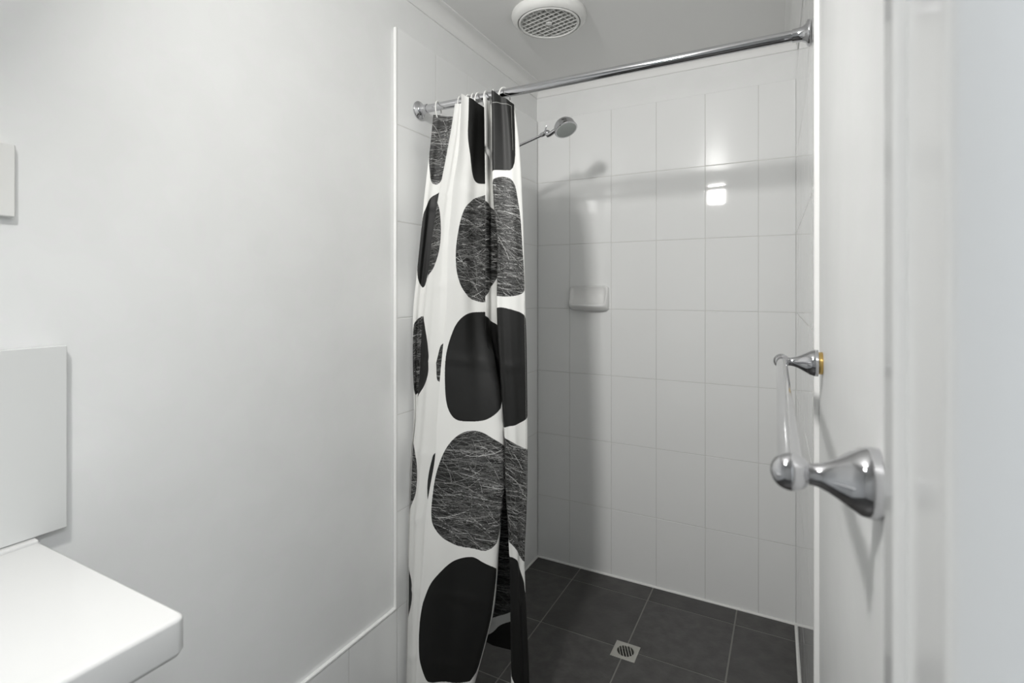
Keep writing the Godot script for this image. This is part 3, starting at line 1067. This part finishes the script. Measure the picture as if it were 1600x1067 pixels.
# printed shapes: 0 solid black, 1 scribbled; then u, v in thousandths of the cloth
const CURTAIN_PRINT: Array = [
	[1, 0, -20, 95, -20, 86, 20, 81, 90, 81, 120, 27, 122, 9, 93, 0, 78, 0, 41, 0, 12],
	[0, 85, 133, 84, 156, 82, 185, 84, 225, 80, 265, 66, 310, 18, 297, 0, 278, 0, 253, 0, 221, 1, 178, 17, 165, 33, 145, 73, 137],
	[1, 89, 352, 22, 365, 0, 377, 0, 479, 5, 494, 39, 500, 101, 478, 95, 386],
	[1, 107, 166, 142, 172, 183, 194, 211, 221, 215, 242, 200, 261, 173, 278, 126, 296, 96, 307, 96, 264, 96, 186],
	[0, 112, 361, 132, 372, 157, 399, 182, 420, 197, 435, 202, 457, 194, 471, 159, 489, 119, 508, 96, 509, 96, 376],
	[1, 273, 405, 261, 423, 254, 443, 262, 464, 274, 471, 344, 466, 322, 402],
	[1, 120, 585, 142, 600, 165, 626, 177, 647, 175, 667, 156, 682, 121, 701, 96, 713, 96, 591],
	[0, 281, 589, 263, 611, 257, 634, 263, 655, 286, 676, 344, 665, 344, 580],
	[0, 105, 781, 122, 802, 163, 820, 180, 837, 171, 860, 100, 898, 96, 906, 96, 787],
	[0, 435, -20, 434, 41, 434, 68, 458, 93, 486, 120, 524, 134, 569, 136, 674, 127, 674, -20],
	[1, 674, 142, 601, 154, 534, 162, 498, 171, 464, 180, 442, 194, 428, 211, 416, 242, 413, 266, 421, 294, 446, 315, 498, 332, 548, 337, 605, 339, 674, 334],
	[1, 665, 177, 676, 178, 728, 184, 800, 194, 800, 282, 744, 306, 721, 324, 687, 341, 665, 348],
	[0, 658, 354, 605, 355, 515, 358, 466, 365, 425, 378, 402, 394, 379, 420, 374, 444, 382, 483, 392, 509, 410, 526, 437, 537, 477, 539, 544, 538, 578, 533, 619, 521, 642, 510, 674, 486, 674, 388],
	[0, 665, 372, 680, 374, 742, 385, 800, 396, 769, 543, 700, 552, 665, 569],
	[1, 502, 553, 459, 558, 420, 571, 395, 586, 377, 605, 367, 629, 370, 664, 376, 693, 387, 711, 410, 724, 445, 736, 493, 744, 536, 743, 572, 746, 595, 745, 623, 737, 641, 724, 647, 706, 665, 681, 660, 621, 657, 581, 629, 572, 590, 564, 547, 555],
	[0, 536, 758, 557, 759, 582, 765, 632, 772, 642, 777, 639, 804, 632, 846, 640, 898, 639, 933, 641, 944, 619, 963, 605, 968, 426, 972, 402, 965, 376, 944, 362, 920, 356, 889, 359, 863, 370, 839, 391, 809, 417, 792, 460, 771, 502, 762],
	[1, 674, 692, 800, 683, 790, 914, 764, 927, 721, 942, 700, 956, 674, 961],
	[0, 677, 1002, 722, 972, 737, 955, 762, 945, 792, 938, 786, 1020, 698, 1020],
	[0, 786, -20, 1000, -20, 976, -4, 953, 44, 940, 118, 867, 125, 808, 133, 786, 138],
	[1, 786, 174, 811, 149, 831, 143, 866, 136, 907, 133, 936, 140, 945, 156, 959, 189, 963, 229, 968, 268, 973, 297, 971, 315, 935, 324, 875, 332, 816, 336, 786, 337],
	[0, 786, 360, 809, 356, 846, 352, 903, 351, 946, 351, 975, 355, 1000, 375, 1000, 507, 977, 524, 911, 536, 852, 543, 812, 547, 786, 550],
	[1, 786, 557, 807, 562, 870, 567, 932, 573, 981, 575, 1000, 579, 1000, 755, 972, 763, 912, 747, 860, 732, 815, 725, 786, 721, 786, 708],
	[0, 786, 743, 812, 749, 858, 751, 895, 756, 932, 775, 962, 794, 965, 809, 983, 814, 1000, 824, 1000, 997, 904, 986, 847, 948, 802, 928, 786, 902],
]
const CURTAIN_STITCH: Array = [
	[970, 330, 968, 362, 966, 425, 966, 489, 963, 573, 965, 657],
	[817, 24, 858, 18, 900, 14, 952, 9],
	[948, 10, 935, 46, 932, 84],
]
